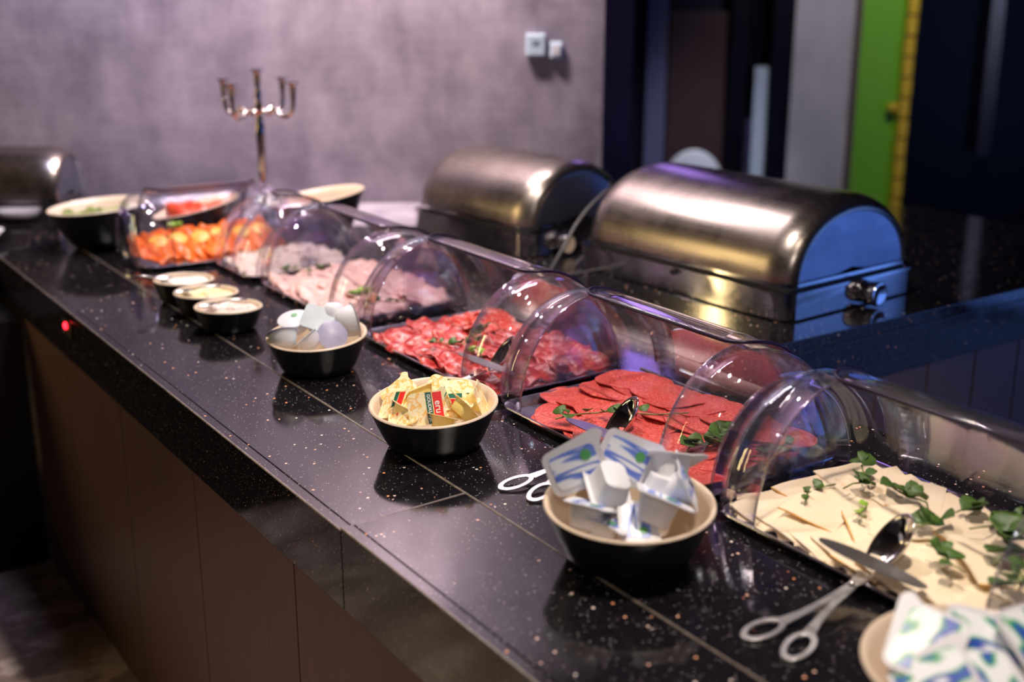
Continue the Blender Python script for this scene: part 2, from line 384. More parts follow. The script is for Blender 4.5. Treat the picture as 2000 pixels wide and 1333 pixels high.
# pale polished arrises along outer edge and joints, edge highlight painted into their colour
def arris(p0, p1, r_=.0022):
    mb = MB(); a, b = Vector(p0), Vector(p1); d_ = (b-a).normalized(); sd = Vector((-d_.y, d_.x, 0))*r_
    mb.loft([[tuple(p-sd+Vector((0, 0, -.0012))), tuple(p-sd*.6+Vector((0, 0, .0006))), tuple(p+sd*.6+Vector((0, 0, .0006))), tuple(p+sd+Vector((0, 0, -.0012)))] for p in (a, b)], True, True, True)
    return mb.build('arris', 'granite_arris_lit', cnt)
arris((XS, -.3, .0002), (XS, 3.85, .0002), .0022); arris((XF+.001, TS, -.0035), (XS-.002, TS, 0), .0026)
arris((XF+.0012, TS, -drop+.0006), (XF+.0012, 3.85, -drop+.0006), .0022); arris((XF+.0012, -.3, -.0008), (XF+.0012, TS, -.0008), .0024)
# granite aprons
def fasc(x0, x1, y0, y1):
    mb = MB(); mb.box(x0, x1, y0, y1, -.14, (-drop if (x1 < .8 and y0 > 1.4) else -.0016) if x1 < .8 and x0 > 0 else -.0315); return mb.build('apron', 'granite', cnt, bevel=.001)
fasc(XF, XF+.02, TS+g, 3.85); fasc(XF, XF+.02, -.3, TS-g); fasc(-1.6, XF-.001, 3.855, 3.875)
fasc(XR+.01, 3.6, YB, YB+.02); fasc(XR-.02, XR-.001, -.3, YB-.001)
# plaster ledge behind the countertop
lm = MB(); lp = [sD(-.95, 3.945), sD(-.31, 3.945), sD(-.31, 4.355), sD(-.95, 4.355)]
lm.loft([[(p.x, p.y, 0) for p in lp], [(p.x, p.y, .9) for p in lp]], True, True, True); struct('wall_ledge', lm, 'wallpaper_mauve')

# base cabinets of the front run: each unit a body and a door
ys = [-.3, .32, .79, 1.26, 1.73, 2.2, 2.667, 3.13, 3.535]
whichs = ['nearest the camera', 'second from the near end', 'below the folded cream packets', 'below the seam of the granite strip', 'below the bowl of white cups', 'below the row of dip bowls', 'next to the dark inner corner', 'in the dark corner']
for i in range(len(ys)-1):
    a, b = ys[i], ys[i+1]
    c = empty('base_cabinet', (XF+.004, (a+b)/2, 0), 0, 'brown laminate base cabinet of the front run, ' + whichs[i], 'cabinet', 'base cabinets of the front run')
    mb = MB(); mb.box(.022, .93, -(b-a)/2+.0005, (b-a)/2-.0005, 0.0, CT-.1405); mb.build('body', 'cabinet_dark', c)
    mb = MB(); h = (b-a)/2-.002; mb.box(0, .02, -h, h, .004, CT-.143); mb.build('door', 'cabinet_laminate', c, bevel=.001)
# side run cabinet, set forward and black to stand in for corner shade
c = empty('side_cabinet', (-.4, 3.54, 0), 0, 'cabinet under the side run, blackened to stand in for inner corner shade', 'cabinet')
mb = MB(); mb.box(-1.2, 1.126, .021, .75, 0, CT-.142); mb.build('body', 'cabinet_dark', c)
for k in range(4):
    mb = MB(); mb.box(-1.2+k*.5815+.002, -1.2+(k+1)*.5815-.002, 0, .02, .004, CT-.145); mb.build('panel', 'cabinet_dark', c, bevel=.001)
# panels of the back run
xs = [1.74, 1.92, 2.11, 2.305, 2.50, 2.69, 2.875, 3.06, 3.25, 3.43, 3.6]
c = empty('back_cabinet', (0, YB+.004, 0), 0, 'back counter cabinet with narrow upright panels in blue light', 'cabinet')
mb = MB(); mb.box(1.74, 3.6, .022, .5, 0, CT-.1405); mb.build('body', 'cabinet_dark', c)
for a, b in zip(xs, xs[1:]):
    mb = MB(); mb.box(a+.003, b-.003, 0, .02, .004, CT-.143); mb.build('panel', 'cabinet_laminate', c, bevel=.001)
# little indicator lamp on the apron
il = empty('indicator_lamp', (XF, 3.04, CT-.045), 0, 'small glowing red indicator lamp on the black counter apron', 'lamp')
mb = MB(); mb.box(-.004, -.0003, -.04, .04, -.028, .012); mb.build('plate', 'black_matte', il, bevel=.001)
mb = MB(); mb.lathe([(.009, 0), (.009, .003), (.006, .006), (0, .007)], 16, Matrix.Rotation(R(-90), 4, 'Y')); mb.build('bulb', 'led_red', il, smooth=True).location = (-.004, 0, 0)
mb = MB(); mb.lathe([(.006, 0), (.006, .002), (0, .0022)], 12, Matrix.Rotation(R(-90), 4, 'Y')); mb.build('push_button', 'steel_tool', il, smooth=40).location = (-.004, .022, -.018)

# ------------------------------------------------------------------ wall boxes
t = empty('thermostat', sD(.082, 4.358, CT+.55), WA, 'larger pale blue wall thermostat with a small grey display', 'thermostat')
mb = MB(); mb.box(-.034, .034, -.022, 0, -.038, .038); mb.build('body', 'switch_plastic', t, bevel=.006)
mb = MB(); mb.box(-.012, .012, -.0235, -.022, .002, .017); mb.build('display', 'switch_display', t)
t = empty('wall_switch', sD(.153, 4.358, CT+.533), WA, 'smaller pale switch box beside the wall thermostat', 'switch')
mb = MB(); mb.box(-.022, .022, -.018, 0, -.028, .028); mb.build('body', 'switch_plastic', t, bevel=.006)
mb = MB(); mb.box(-.014, .014, -.022, -.018, -.018, .014); mb.build('rocker', 'white_plastic', t, bevel=.003)

# ------------------------------------------------------------------ white round-backed chair far behind
ch = empty('chair', sD(.955, 6.45, 0), WA, 'white round-backed chair far behind the chafing dishes', 'chair')
def disc(mb, rx, rz, y0, y1, zc, n=40):
    ring = lambda y, k: [(rx*k*math.cos(2*math.pi*j/n), y, zc+rz*k*math.sin(2*math.pi*j/n)) for j in range(n)]
    mb.loft([ring(y0, .93), ring(y0+.01, 1), ring(y1-.01, 1), ring(y1, .93)], True, True, True)
mb = MB(); disc(mb, .155, .19, -.015, .02, .605); mb.build('backrest', 'white_matte', ch, smooth=40)
mb = MB(); mb.lathe([(.0, .40), (.19, .40), (.20, .42), (.19, .44), (0, .445)], 32); mb.build('seat', 'white_matte', ch, smooth=40).location = (0, -.18, 0)
for sx in (-1, 1):
    for sy in (-1, 1):
        mb = MB(); mb.tube([(sx*.12, -.18+sy*.12, .40), (sx*.16, -.18+sy*.16, 0)], [.014, .010], 8); mb.build('leg', 'steel_tool', ch, smooth=True)

# ------------------------------------------------------------------ ceiling lamps (the downlights' fittings)
for (x, y, lab) in ((1.22, .95, 'round ceiling downlight above the cheese tray'), (1.20, 1.95, 'round ceiling downlight above the cured meat'), (1.22, 2.95, 'round ceiling downlight above the far trays')):
    t = empty('ceiling_lamp', (x, y, 2.9), 0, lab, 'lamp', 'ceiling downlights over the counter')
    mb = MB(); mb.lathe([(.06, 0), (.06, -.10), (.052, -.10), (.048, -.02), (0, -.02)], 24, cap0=True); mb.build('housing', 'black_matte', t, smooth=40)

# ------------------------------------------------------------------ chafing dishes
def arch(hw, hz, z0, y, k, n=36, p=2.06, kz=None):
    out = []; kz = k if kz is None else kz
    for j in range(n+1):
        a = math.pi*j/n; c, s_ = math.cos(a), math.sin(a)
        out.append((hw*k*math.copysign(abs(c)**(2/p), c), y, z0+hz*kz*abs(s_)**(2/p)))
    return out
def chafer(name, loc, rz, label, w=.515, l=.75, knob_mat='steel_polished', latch=True, hz=.197, bh=.062, kx=.04):
    t = empty(name, loc, rz, label, 'chafing dish', 'roll-top chafing dishes')
    mb = MB(); B = [(-.004, 0), (0, .004), (0, bh), (.004, bh+.002), (.004, bh+.009), (-.010, bh+.010)]
    mb.loft([rr(w+2*a, l+2*a, .045, z, 8) for a, z in B], True, True, True); mb.build('base', 'steel_polished' , t, smooth=35)
    mb = MB(); mb.loft([rr(w-.03, l-.03, .04, z, 8) for z in (bh+.010, bh+.020)], True, False, True); mb.build('gasket', 'rubber_black', t, smooth=35)
    hw, z0, hl = w/2-.012, bh+.018, l/2-.012
    rings = []; F = .078
    for k in range(9):
        a = R(90*k/8); rings.append(arch(hw, hz, z0, -hl+F*(1-math.sin(a)), 1-.17*(1-math.cos(a)), kz=1-.19*(1-math.cos(a))))
    left = rings[::-1]; right = [[(x, -y, z) for x, y, z in r] for r in rings]
    mb = MB(); mb.loft(left + right[::1], close=False); mb.build('lid', 'steel_brushed', t, smooth=True)
    for sy in (-1, 1):
        mb = MB(); a = [(x, sy*(hl-.0), z) for x, _, z in arch(hw, hz, z0, 0, .83, kz=.81)]
        b = [(x, sy*(hl-.004), z) for x, _, z in arch(hw, hz, z0, 0, .815, kz=.795)]
        c2 = [(x, sy*(hl-.004), z) for x, _, z in arch(hw, hz, z0, 0, .45, kz=.42)]
        d2 = [(x*.001, sy*(hl-.004), z0+.02) for x, _, z in c2]
        mb.loft([a, b, c2, d2], close=False); mb.build('end_panel', 'steel_end', t, smooth=30)
    mb = MB(); rim = []
    mb.loft([rr(w-.018, l-.018, .05, z, 8) for z in (bh+.018, bh+.026)], True); mb.build('lid_rim', 'steel_polished', t, smooth=35)
    k = empty('knob', (kx, -l/2, bh*.54), 0); k.parent = t
    mb = MB(); mb.lathe([(.025, 0), (.029, .006), (.031, .036), (.029, .043), (.025, .044)], 32, Matrix.Rotation(R(90), 4, 'X'), cap0=True)
    kn = mb.build('knob_barrel', 'steel_polished', k, smooth=40)
    mb = MB(); mb.lathe([(.025, .044), (.017, .042), (.006, .041), (0, .0405)], 32, Matrix.Rotation(R(90), 4, 'X')); mb.build('knob_face', knob_mat, k, smooth=True)
    if latch:
        mb = MB(); mb.lathe([(.009, 0), (.009, .006), (0, .007)], 16, Matrix.Rotation(R(-90), 4, 'Y')); mb.build('latch', 'rubber_black', t, smooth=40).location = (-w/2-.006, -.01, bh-.002)
    return t
chafer('chafing_dish', (2.318, 2.325, CT+.001), R(4), 'closed steel roll-top chafing dish nearest the blue light, knob facing out')
chafer('chafing_dish', (2.155, 3.135, CT+.001), R(7), 'closed steel roll-top chafing dish behind the nearer one, cream-lit knob', w=.44, l=.56, knob_mat='knob_warm_lit', latch=False, hz=.18, kx=-.095)
pL = Vector((.985, 4.01, 0)) + Vector((-.8277, .5611, 0))*.32 + Nn*.165
chafer('chafing_dish', (pL.x, pL.y, CT+.001), WA+R(90), 'steel roll-top chafing dish on the side run beside the green salad bowl', w=.30, l=.62, latch=False, hz=.165)

def cable(pts, label, r=.0035):
    P = [Vector(p) for p in pts]; out = []
    for i in range(len(P)-1):
        p0 = P[max(i-1, 0)]; p1 = P[i]; p2 = P[i+1]; p3 = P[min(i+2, len(P)-1)]
        for k in range(6):
            t = k/6; out.append(.5*((2*p1)+(p2-p0)*t+(2*p0-5*p1+4*p2-p3)*t*t+(3*p1-p0-3*p2+p3)*t**3))
    out.append(P[-1]); mb = MB(); mb.tube(out, r, 8); return tag(mb.build('power_cable', 'cable_rubber', None, smooth=True), label, 'cable')
cable([(1.93, 2.66, CT+.005), (1.97, 2.66, CT+.06), (2.04, 2.68, CT+.13), (2.12, 2.70, CT+.18), (2.20, 2.72, CT+.20), (2.24, 2.72, CT+.10), (2.26, 2.72, CT+.006)], 'dark cable looping up between the two back chafing dishes', .005)
cable([(2.02, 2.67, CT+.006), (2.06, 2.66, CT+.05), (2.10, 2.67, CT+.10), (2.15, 2.69, CT+.12), (2.19, 2.70, CT+.16), (2.17, 2.71, CT+.22)], 'thin twisted grey cable hanging over the cream-lit knob')
cable([(1.90, 2.62, CT+.005), (1.99, 2.60, CT+.005), (2.08, 2.62, CT+.006), (2.14, 2.64, CT+.02), (2.18, 2.65, CT+.07)], 'grey cable lying along the granite by the dark gap')

# ------------------------------------------------------------------ roll-top acrylic covers
def cover_proto(L, name='roll_top_cover', hw=.172, hz=.198):
    t = empty(name, (0, 0, 0)); F = .05; hl = L/2
    def sect(y, k, a0, a1, n=24, ex=0):
        out = []
        for j in range(n+1):
            a = R(a0+(a1-a0)*j/n); c, s_ = math.cos(a), math.sin(a)
            out.append(((hw+ex)*k*c, y, .004+(hz+ex)*k*s_))
        return out
    # back half shell, between the end caps
    mb = MB(); ys_ = [-hl+.095+(L-.19)*i/6 for i in range(7)]
    mb.loft([sect(y, 1, 0, 90) for y in ys_], close=False); mb.build('fixed_shell', 'acrylic_clear', t, smooth=True, thick=.003)
    # rolled-back front shell, nested over the fixed one, with its dark lip
    e = .007
    mb = MB(); ys2 = [-hl+.075+(L-.15)*i/6 for i in range(7)]
    mb.loft([sect(y, 1, 8, 97, ex=e) for y in ys2], close=False); mb.build('rolling_shell', 'acrylic_clear', t, smooth=True, thick=.003)
    path = []
    ya, yb = -hl+.072, hl-.072; cr = .045
    def P3(y, a): return ((hw+e+.001)*math.cos(R(a)), y, .004+(hz+e+.001)*math.sin(R(a)))
    for a in range(8, 82, 6): path.append(P3(ya, a))
    for k in range(1, 6): b = R(90*k/6); path.append(P3(ya+cr*(1-math.cos(b)), 82+15*math.sin(b)))
    path.append(P3(ya+cr, 97)); path.append(P3(yb-cr, 97))
    for k in range(5, 0, -1): b = R(90*k/6); path.append(P3(yb-cr*(1-math.cos(b)), 82+15*math.sin(b)))
    for a in range(80, 7, -6): path.append(P3(yb, a))
    mb = MB(); mb.tube(path, .0034, 6); mb.build('lip', 'lip_smoke', t, smooth=True)
    for sy in (-1, 1):
        mb = MB(); rings = [sect(sy*(hl-.095), 1, 0, 180, 40)]
        for k in range(7):
            b = R(90*k/6); rings.append(sect(sy*(hl-F+F*math.sin(b)), 1-.20*(1-math.cos(b)), 0, 180, 40))
        mb.loft(rings, close=False); mb.build('end_cap', 'acrylic_clear', t, smooth=True, thick=.003)
        mb = MB(); mb.loft([sect(sy*hl, .80, 0, 180, 40), [(x*.02, y, z*.02+.004) for x, y, z in sect(sy*hl, .80, 0, 180, 40)]], close=False)
        mb.build('end_panel', 'acrylic_end', t, smooth=True, thick=.003)
        mb = MB(); mb.tube(sect(sy*(hl-.095), 1, 90, 180, 30), .0022, 6); mb.build('cap_edge', 'acrylic_edge', t, smooth=True)
        mb = MB(); mb.tube(sect(sy*(hl-.001), .815, 0, 180, 40), .0022, 6); mb.build('panel_edge', 'acrylic_edge', t, smooth=True)
        mb = MB(); mb.box(-.02, .02, hl+.002, hl+.005, .03, .150); o = mb.build('rib', 'acrylic_end', t, bevel=.001)
        if sy < 0: o.scale = (1, -1, 1)
        mb = MB(); mb.lathe([(.016, 0), (.016, .004), (.012, .006), (.010, .005), (.007, .007), (.004, .006), (0, .008)], 24, Matrix.Rotation(R(-90*sy), 4, 'X'))
        mb.build('pivot', 'acrylic_edge', t, smooth=40).location = (0, sy*(hl+.003), .022)
    mb = MB(); mb.tube([(hw+.002, -hl+.03, .006), (hw+.002, hl-.03, .006)], .004, 8); mb.build('back_rail', 'acrylic_edge', t, smooth=True)
    return t
COV = 'clear acrylic roll-top cover '
cov = cover_proto(.575); tag(cov, COV + 'rolled open over the salami slices', 'food cover', 'roll-top covers along the counter')
cov.location = (1.388, 1.575, CT+.010)
for (y, lab) in ((.970, 'over the cheese slices'), (2.165, 'over the cured ham and herbs'), (2.745, 'over the pink cooked ham')):
    c = copy_tree(cov); c.location = (1.388, y, CT+.010); c['label'] = COV + 'rolled open ' + lab
    if y > 2.5: c.scale = (1, .92, .95)
c0 = cover_proto(.25, hz=.185); tag(c0, COV + 'short one over the white poultry slices', 'food cover', 'roll-top covers along the counter'); c0.location = (1.365, 3.145, CT+.010)
cA = cover_proto(.46, hw=.142, hz=.185); tag(cA, COV + 'turned crosswise at the corner over the salmon', 'food cover', 'roll-top covers along the counter')
cA.location = (1.235, 3.405, CT+.010); cA.rotation_euler = (0, 0, R(90-3))

# ------------------------------------------------------------------ trays
def tray_mesh(w, l):
    mb = MB(); P = [(-.03, .001), (-.012, .0022), (-.006, .010), (.002, .016), (.007, .0165), (.008, .0145), (.0035, .0135), (-.004, .008), (-.010, 0), (-.03, 0)]
    mb.loft([rr(w+2*a, l+2*a, .03+max(a, -.02), z, 6) for a, z in P], True, True, True); return mb.mesh('tray', 'tray_metal', 35)
tm = tray_mesh(.328, .530)
TR = 'dark grey metal tray '
def tray(me, loc, rz, lab):
    o = link('serving_tray', me); o.location = loc; o.rotation_euler = (0, 0, rz); return tag(o, TR + lab, 'tray', 'metal trays under the covers')
tray(tm, (1.385, .975, CT), 0, 'holding the overlapping cheese slices')
tray(tm, (1.375, 1.555, CT), 0, 'holding the round salami slices')
tray(tm, (1.375, 2.130, CT), 0, 'holding cured ham and red sausage')
tray(tray_mesh(.32, .46), (1.375, 2.735, CT), 0, 'holding pink cooked ham')
tray(tray_mesh(.31, .235), (1.36, 3.142, CT), 0, 'holding the white poultry slices')
tray(tray_mesh(.27, .42), (1.235, 3.405, CT), R(87), 'holding the salmon at the corner')

# ------------------------------------------------------------------ sliced food
def slice_mesh(name, rx, ry, th, mat, amp=.003, seed=0, rings=4, n=26, fold=0, edge=.02):
    rnd = random.Random(seed); ph = [rnd.uniform(0, 6.28) for _ in range(6)]
    def z(x, y):
        return amp*(math.sin(x/rx*3+ph[0])+math.sin(y/ry*4+ph[1])+.7*math.sin((x/rx+y/ry)*5+ph[2])) + fold*max(0, x/rx)**2
    top, bot = [], []
    for k in range(1, rings+1):
        q = k/rings; rt, rb = [], []
        for j in range(n):
            a = 2*math.pi*j/n; wv = 1+edge*math.sin(5*a+ph[3])+edge*.7*math.sin(9*a+ph[4])
            x, y = rx*q*wv*math.cos(a), ry*q*wv*math.sin(a); zz = z(x, y)
            rt.append((x, y, zz+th/2)); rb.append((x, y, zz-th/2))
        top.append(rt); bot.append(rb)
    mb = MB(); mb.loft([[(p[0]*.02, p[1]*.02, z(0, 0)+th/2) for p in top[0]]] + top + bot[::-1] + [[(p[0]*.02, p[1]*.02, z(0, 0)-th/2) for p in bot[0]]], True, True, True)
    return mb.mesh(name, mat, 50)
def put(me, name, loc, rot, label, cat, group, sc=1):
    o = link(name, me); o.location = loc; o.rotation_euler = rot; o.scale = (sc,)*3; return tag(o, label, cat, group)
ORD = ['nearest', 'second', 'third', 'fourth', 'fifth', 'sixth', 'seventh', 'eighth', 'ninth', 'tenth', 'eleventh', 'farthest']
ROWS = ['front row', 'second row back', 'third row back', 'rearmost row']
def rl(base, row, k): return base + ', ' + ROWS[row] + ', ' + (ORD[k] + (' one' if k in (0, 11) else ' from near end'))
# salami
sal = [slice_mesh('salami_slice', .068, .064, .0016, 'salami', .0016, s) for s in range(5)]
rnd = random.Random(3); cols = [1.268, 1.345, 1.425, 1.478]; zt = 0
for ci, cx_ in enumerate(cols):
    nrow = 9; 
    for k in range(nrow):
        y = 1.355 + k*.050 + rnd.uniform(-.008, .008) + (.02 if ci % 2 else 0)
        if ci == 0 and k in (7, 8): y = 1.355+6.7*.05
        zz = CT+.0105 + ci*.0034 + (nrow-k)*.0018
        put(sal[(k+ci) % 5], 'salami_slice', (cx_+rnd.uniform(-.007, .007), y, zz), (R(4+rnd.uniform(-2, 2)), R(-2+rnd.uniform(-2, 2)), rnd.uniform(0, 6)),
            rl('round red salami slice on the tray', ci, k), 'salami', 'salami slices on the tray')
# cheese slices: rows leaning on one another
def cheese_mesh(seed):
    r2 = random.Random(seed); P = [(-.060, -.040), (.058, -.046), (.062, .036), (-.052, .046)]
    P = [(x+r2.uniform(-.006, .006), y+r2.uniform(-.006, .006)) for x, y in P]; th = .0022
    mb = MB(); n = 6; rows = []
    g_ = lambda u, v: tuple((P[0][i]*(1-u)+P[1][i]*u)*(1-v)+(P[3][i]*(1-u)+P[2][i]*u)*v for i in (0, 1))
    vs = []; fs = []
    for side in (1, -1):
        for a in range(n+1):
            for b in range(n+1):
                x, y = g_(a/n, b/n); zz = .002*math.sin(x*45+seed)+.0015*math.sin(y*60+seed*2); vs.append((x, y, zz+side*th/2))
    M_ = (n+1)**2
    for a in range(n):
        for b in range(n):
            i = a*(n+1)+b; q = (i, i+n+1, i+n+2, i+1); fs.append(q); fs.append(tuple(M_+k for k in q[::-1]))
    bd = [a*(n+1) for a in range(n+1)] + [n*(n+1)+b for b in range(1, n+1)] + [a*(n+1)+n for a in range(n-1, -1, -1)] + [b for b in range(n-1, 0, -1)]
    for i in range(len(bd)):
        p, q = bd[i], bd[(i+1) % len(bd)]; fs.append((p, q, M_+q, M_+p))
    mb.add(vs, fs); me = mb.mesh('cheese_slice', 'cheese', 40)
    rb = MB(); a0, a1 = P[0], P[3]
    rb.tube([(a0[0], a0[1], .002*math.sin(a0[0]*45+seed)+.0015*math.sin(a0[1]*60+seed*2)), ((a0[0]+a1[0])/2, (a0[1]+a1[1])/2, .0005), (a1[0], a1[1], .002*math.sin(a1[0]*45+seed)+.0015*math.sin(a1[1]*60+seed*2))], .0014, 5)
    return me, rb.mesh('rind', 'cheese_rind', True)
chm = [cheese_mesh(s) for s in range(5)]
for ci, cx_ in enumerate((1.290, 1.385, 1.470)):
    for k in range(12):
        y = .765 + k*.0385 + rnd.uniform(-.004, .004)
        zz = CT+.017 + ci*.003 + rnd.uniform(0, .001)
        i = (k*2+ci) % 5; o = put(chm[i][0], 'cheese_slice', (cx_+rnd.uniform(-.006, .006), y, zz), (R(8), R(-2+rnd.uniform(-2, 2)), R(rnd.uniform(-9, 9)+(0, 6, -4)[ci])),
            rl('pale yellow cheese slice on the tray', ci, k), 'cheese', 'cheese slices on the tray')
        if (k+ci) % 6 == 0: link('rind', chm[i][1], o)
for k in range(13):
    i = (k*3) % 5; put(chm[i][0], 'cheese_slice', (1.296+rnd.uniform(-.003, .003), .765+k*.036, CT+.0175), (R(5), R(-5), R(-36+rnd.uniform(-6, 6))),
        'slanted lower cheese slice at the ragged aisle edge, ' + (ORD+['last'])[k] + ' from near end', 'cheese', 'slanted cheese slices at the tray edge')
# raised folded corners
for (x, y, rz, wh) in ((1.335, 1.135, 20, 'at the far end by the cover pivot'), (1.355, 1.04, -30, 'beside the tiny pale sprig'), (1.44, .94, 10, 'behind the spoon'), (1.37, .87, 60, 'nearest the tongs blade'), (1.47, 1.08, 40, 'by the upright sprig')):
    i = int(x*100) % 5; o = put(chm[i][0], 'cheese_slice', (x, y, CT+.033), (R(9), R(-5), R(rz)),
        'loose cheese slice with orange rind on top, ' + wh, 'cheese', 'loose cheese slices on top'); link('rind', chm[i][1], o)
# cured ham, chorizo
def drape(name, w, l, th, mat, seed, waves=3, amp=.008):
    r2 = random.Random(seed); p = [r2.uniform(0, 6) for _ in range(4)]; nx, ny = 16, 8; vs = []; fs = []
    for side in (1, -1):
        for a in range(nx+1):
            for b in range(ny+1):
                u, v = a/nx-.5, b/ny-.5; x = w*u*(.94+.08*math.sin(v*6+p[0])); y = l*v*(1+.15*math.sin(u*5+p[1]))
                zz = amp*(1+math.sin(u*waves*6.28+p[2]+1.4*v))*.5+amp*.3*math.sin(v*7+p[3])+.3*amp*math.sin(u*19+v*9+p[0]); vs.append((x, y, zz+side*th/2))
    M_ = (nx+1)*(ny+1)
    for a in range(nx):
        for b in range(ny):
            i = a*(ny+1)+b; q = (i, i+ny+1, i+ny+2, i+1); fs.append(q); fs.append(tuple(M_+k for k in q[::-1]))
    bd = [a*(ny+1) for a in range(nx+1)] + [nx*(ny+1)+b for b in range(1, ny+1)] + [a*(ny+1)+ny for a in range(nx-1, -1, -1)] + [b for b in range(ny-1, 0, -1)]
    for i in range(len(bd)):
        a_, b_ = bd[i], bd[(i+1) % len(bd)]; fs.append((a_, b_, M_+b_, M_+a_))
    mb = MB(); mb.add(vs, fs); return mb.mesh(name, mat, True)
pro = [drape('cured_ham_slice', .15, .075, .0016, 'prosciutto', s, 2.5, .010) for s in range(5)]
for ci, cx_ in enumerate((1.285, 1.385, 1.46)):
    for k in range(10 if ci < 2 else 5):
        y = 1.915 + k*.0455 + rnd.uniform(-.006, .006)
        put(pro[(k+2*ci) % 5], 'cured_ham_slice', (cx_+rnd.uniform(-.01, .01), y, CT+.012+ci*.005+k % 3*.0015), (R(12), R(rnd.uniform(-6, 4)), R(rnd.uniform(-25, 25))),
            rl('folded cured ham slice', ci, k), 'ham', 'cured ham slices on the tray')
cho = [slice_mesh('chorizo_slice', .042, .040, .0018, 'chorizo', .0022, s, fold=.006) for s in range(4)]
for ci, cx_ in enumerate((1.455, 1.500, 1.41)):
    for k in range(6 if ci < 2 else 3):
        put(cho[(k+ci) % 4], 'chorizo_slice', (cx_+rnd.uniform(-.006, .006), 2.155+k*.036+(.05 if ci == 2 else 0), CT+.022+ci*.003), (R(16), R(rnd.uniform(-8, 8)), rnd.uniform(0, 6)),
            rl('bright red fatty sausage slice', ci, k), 'sausage', 'red sausage slices')
hm = [drape('cooked_ham_slice', .13, .085, .002, 'ham', s+20, 1.5, .009) for s in range(4)]
for ci, cx_ in enumerate((1.275, 1.37, 1.465)):
    for k in range(9):
        put(hm[(k+ci) % 4], 'cooked_ham_slice', (cx_+rnd.uniform(-.008, .008), 2.55+k*.045, CT+.014+ci*.004), (R(13), R(rnd.uniform(-6, 4)), R(rnd.uniform(-20, 20))),
            rl('pale pink folded cooked ham slice', ci, k), 'ham', 'cooked ham slices on the tray')
tk = [drape('poultry_slice', .11, .075, .002, 'turkey', s+40, 1.5, .008) for s in range(4)]
for ci, cx_ in enumerate((1.27, 1.36, 1.45)):
    for k in range(5):
        put(tk[(k+ci) % 4], 'poultry_slice', (cx_+rnd.uniform(-.008, .008), 3.06+k*.042, CT+.015+ci*.004), (R(13), R(rnd.uniform(-6, 4)), R(rnd.uniform(-20, 20))),
            rl('off-white folded poultry slice', ci, k), 'poultry', 'poultry slices on the short tray')
smn = [drape('salmon_slice', .11, .10, .004, 'salmon', s+60, 2, .014) for s in range(4)]
lem = MB(); lem.lathe([(0, .0015), (.024, .0015), (.026, 0), (.024, -.0015), (0, -.0015)], 20); lem = lem.mesh('lemon_slice', 'lemon', 40)
for k in range(8):
    for r_ in range(2):
        put(smn[(k+r_) % 4], 'salmon_slice', (1.075+k*.045, 3.35+r_*.095, CT+.030+r_*.012), (R(24+rnd.uniform(-6, 6)), R(rnd.uniform(-8, 8)), R(rnd.uniform(-15, 15))),
            'orange smoked salmon slice, ' + ('front row, ' if r_ == 0 else 'back row, ') + ORD[k] + ' from the aisle end', 'salmon', 'salmon slices on the corner tray')
for k in range(6):
    put(lem, 'lemon_slice', (1.085+k*.062, 3.385+.01*(k % 2), CT+.062), (R(32), R(rnd.uniform(-10, 10)), R(rnd.uniform(-15, 15))),
        'thin yellow lemon slice standing on the salmon, ' + ORD[k] + ' from the aisle', 'lemon', 'lemon slices on the salmon')

# ------------------------------------------------------------------ herbs
def leaf_mesh(mat, w=.011, l=.018):
    pr = [(-1, 0), (-.6, .75), (0, 1), (.55, .7), (1, 0)]; vs = []; fs = []
    for i, (t_, h_) in enumerate(pr):
        y = l*(t_+1)/2; ww = w*h_
        vs += [(-ww, y, .003*h_), (0, y, -.001), (ww, y, .003*h_)]
    for i in range(len(pr)-1):
        a = i*3; fs += [(a, a+1, a+4, a+3), (a+1, a+2, a+5, a+4)]
    mb = MB(); mb.add(vs, fs); return mb.mesh('leaf', mat, True)
LD, LB = leaf_mesh('leaf_green'), leaf_mesh('leaf_bright')
def sprig(loc, rz, length, nleaf, label, group, lsz=1.0, bright=False, clump=False, seed=1):
    loc = (loc[0], loc[1], loc[2]-.006)
    r2 = random.Random(seed); t = empty('herb_sprig', loc, rz, label, 'herb', group)
    pts = [(length*(i/5-.5), .010*math.sin(i*1.1+seed), .004+.003*math.sin(i*1.7)) for i in range(6)]
    mb = MB(); mb.tube(pts, .0014, 5); mb.build('stem', 'stem_green', t, smooth=True)
    for k in range(nleaf):
        u = (r2.uniform(.0, 1) if not clump else min(1, max(0, r2.gauss(.6, .22))))
        i = min(4, int(u*5)); p = Vector(pts[i]).lerp(Vector(pts[i+1]), u*5-i)
        o = link('leaf', LB if bright else LD, t, thick=.0005); o.location = p + Vector((0, 0, .001+r2.uniform(0, .006)))
        o.rotation_euler = (R(r2.uniform(-5, 35)), R(r2.uniform(-30, 30)), r2.uniform(0, 6.28)); s_ = 1.2*lsz*r2.uniform(.65, 1.15); o.scale = (s_, s_, s_)
    return t
G = 'herb sprigs on the food'
sprig((1.425, 1.150, CT+.050), R(25), .10, 7, 'green leafy sprig at the far end of the cheese slices', G, 1.25, seed=2)
sprig((1.435, 1.060, CT+.050), R(70), .10, 9, 'upright green sprig in the middle of the cheese tray', G, 1.1, clump=True, seed=3)
sprig((1.415, .985, CT+.050), R(-10), .13, 7, 'two broad green leaves on a stem on the cheese', G, 1.5, seed=4)
sprig((1.34, 1.160, CT+.044), R(12), .09, 4, 'small dark sprig near the cover pivot on the cheese', G, .7, seed=5)
sprig((1.340, 1.070, CT+.046), R(50), .04, 4, 'tiny pale sprig on a cheese slice', G, .6, True, seed=6)
sprig((1.315, .905, CT+.048), R(80), .08, 10, 'green sprig beside the spoon on the cheese tray', G, 1.0, clump=True, seed=7)
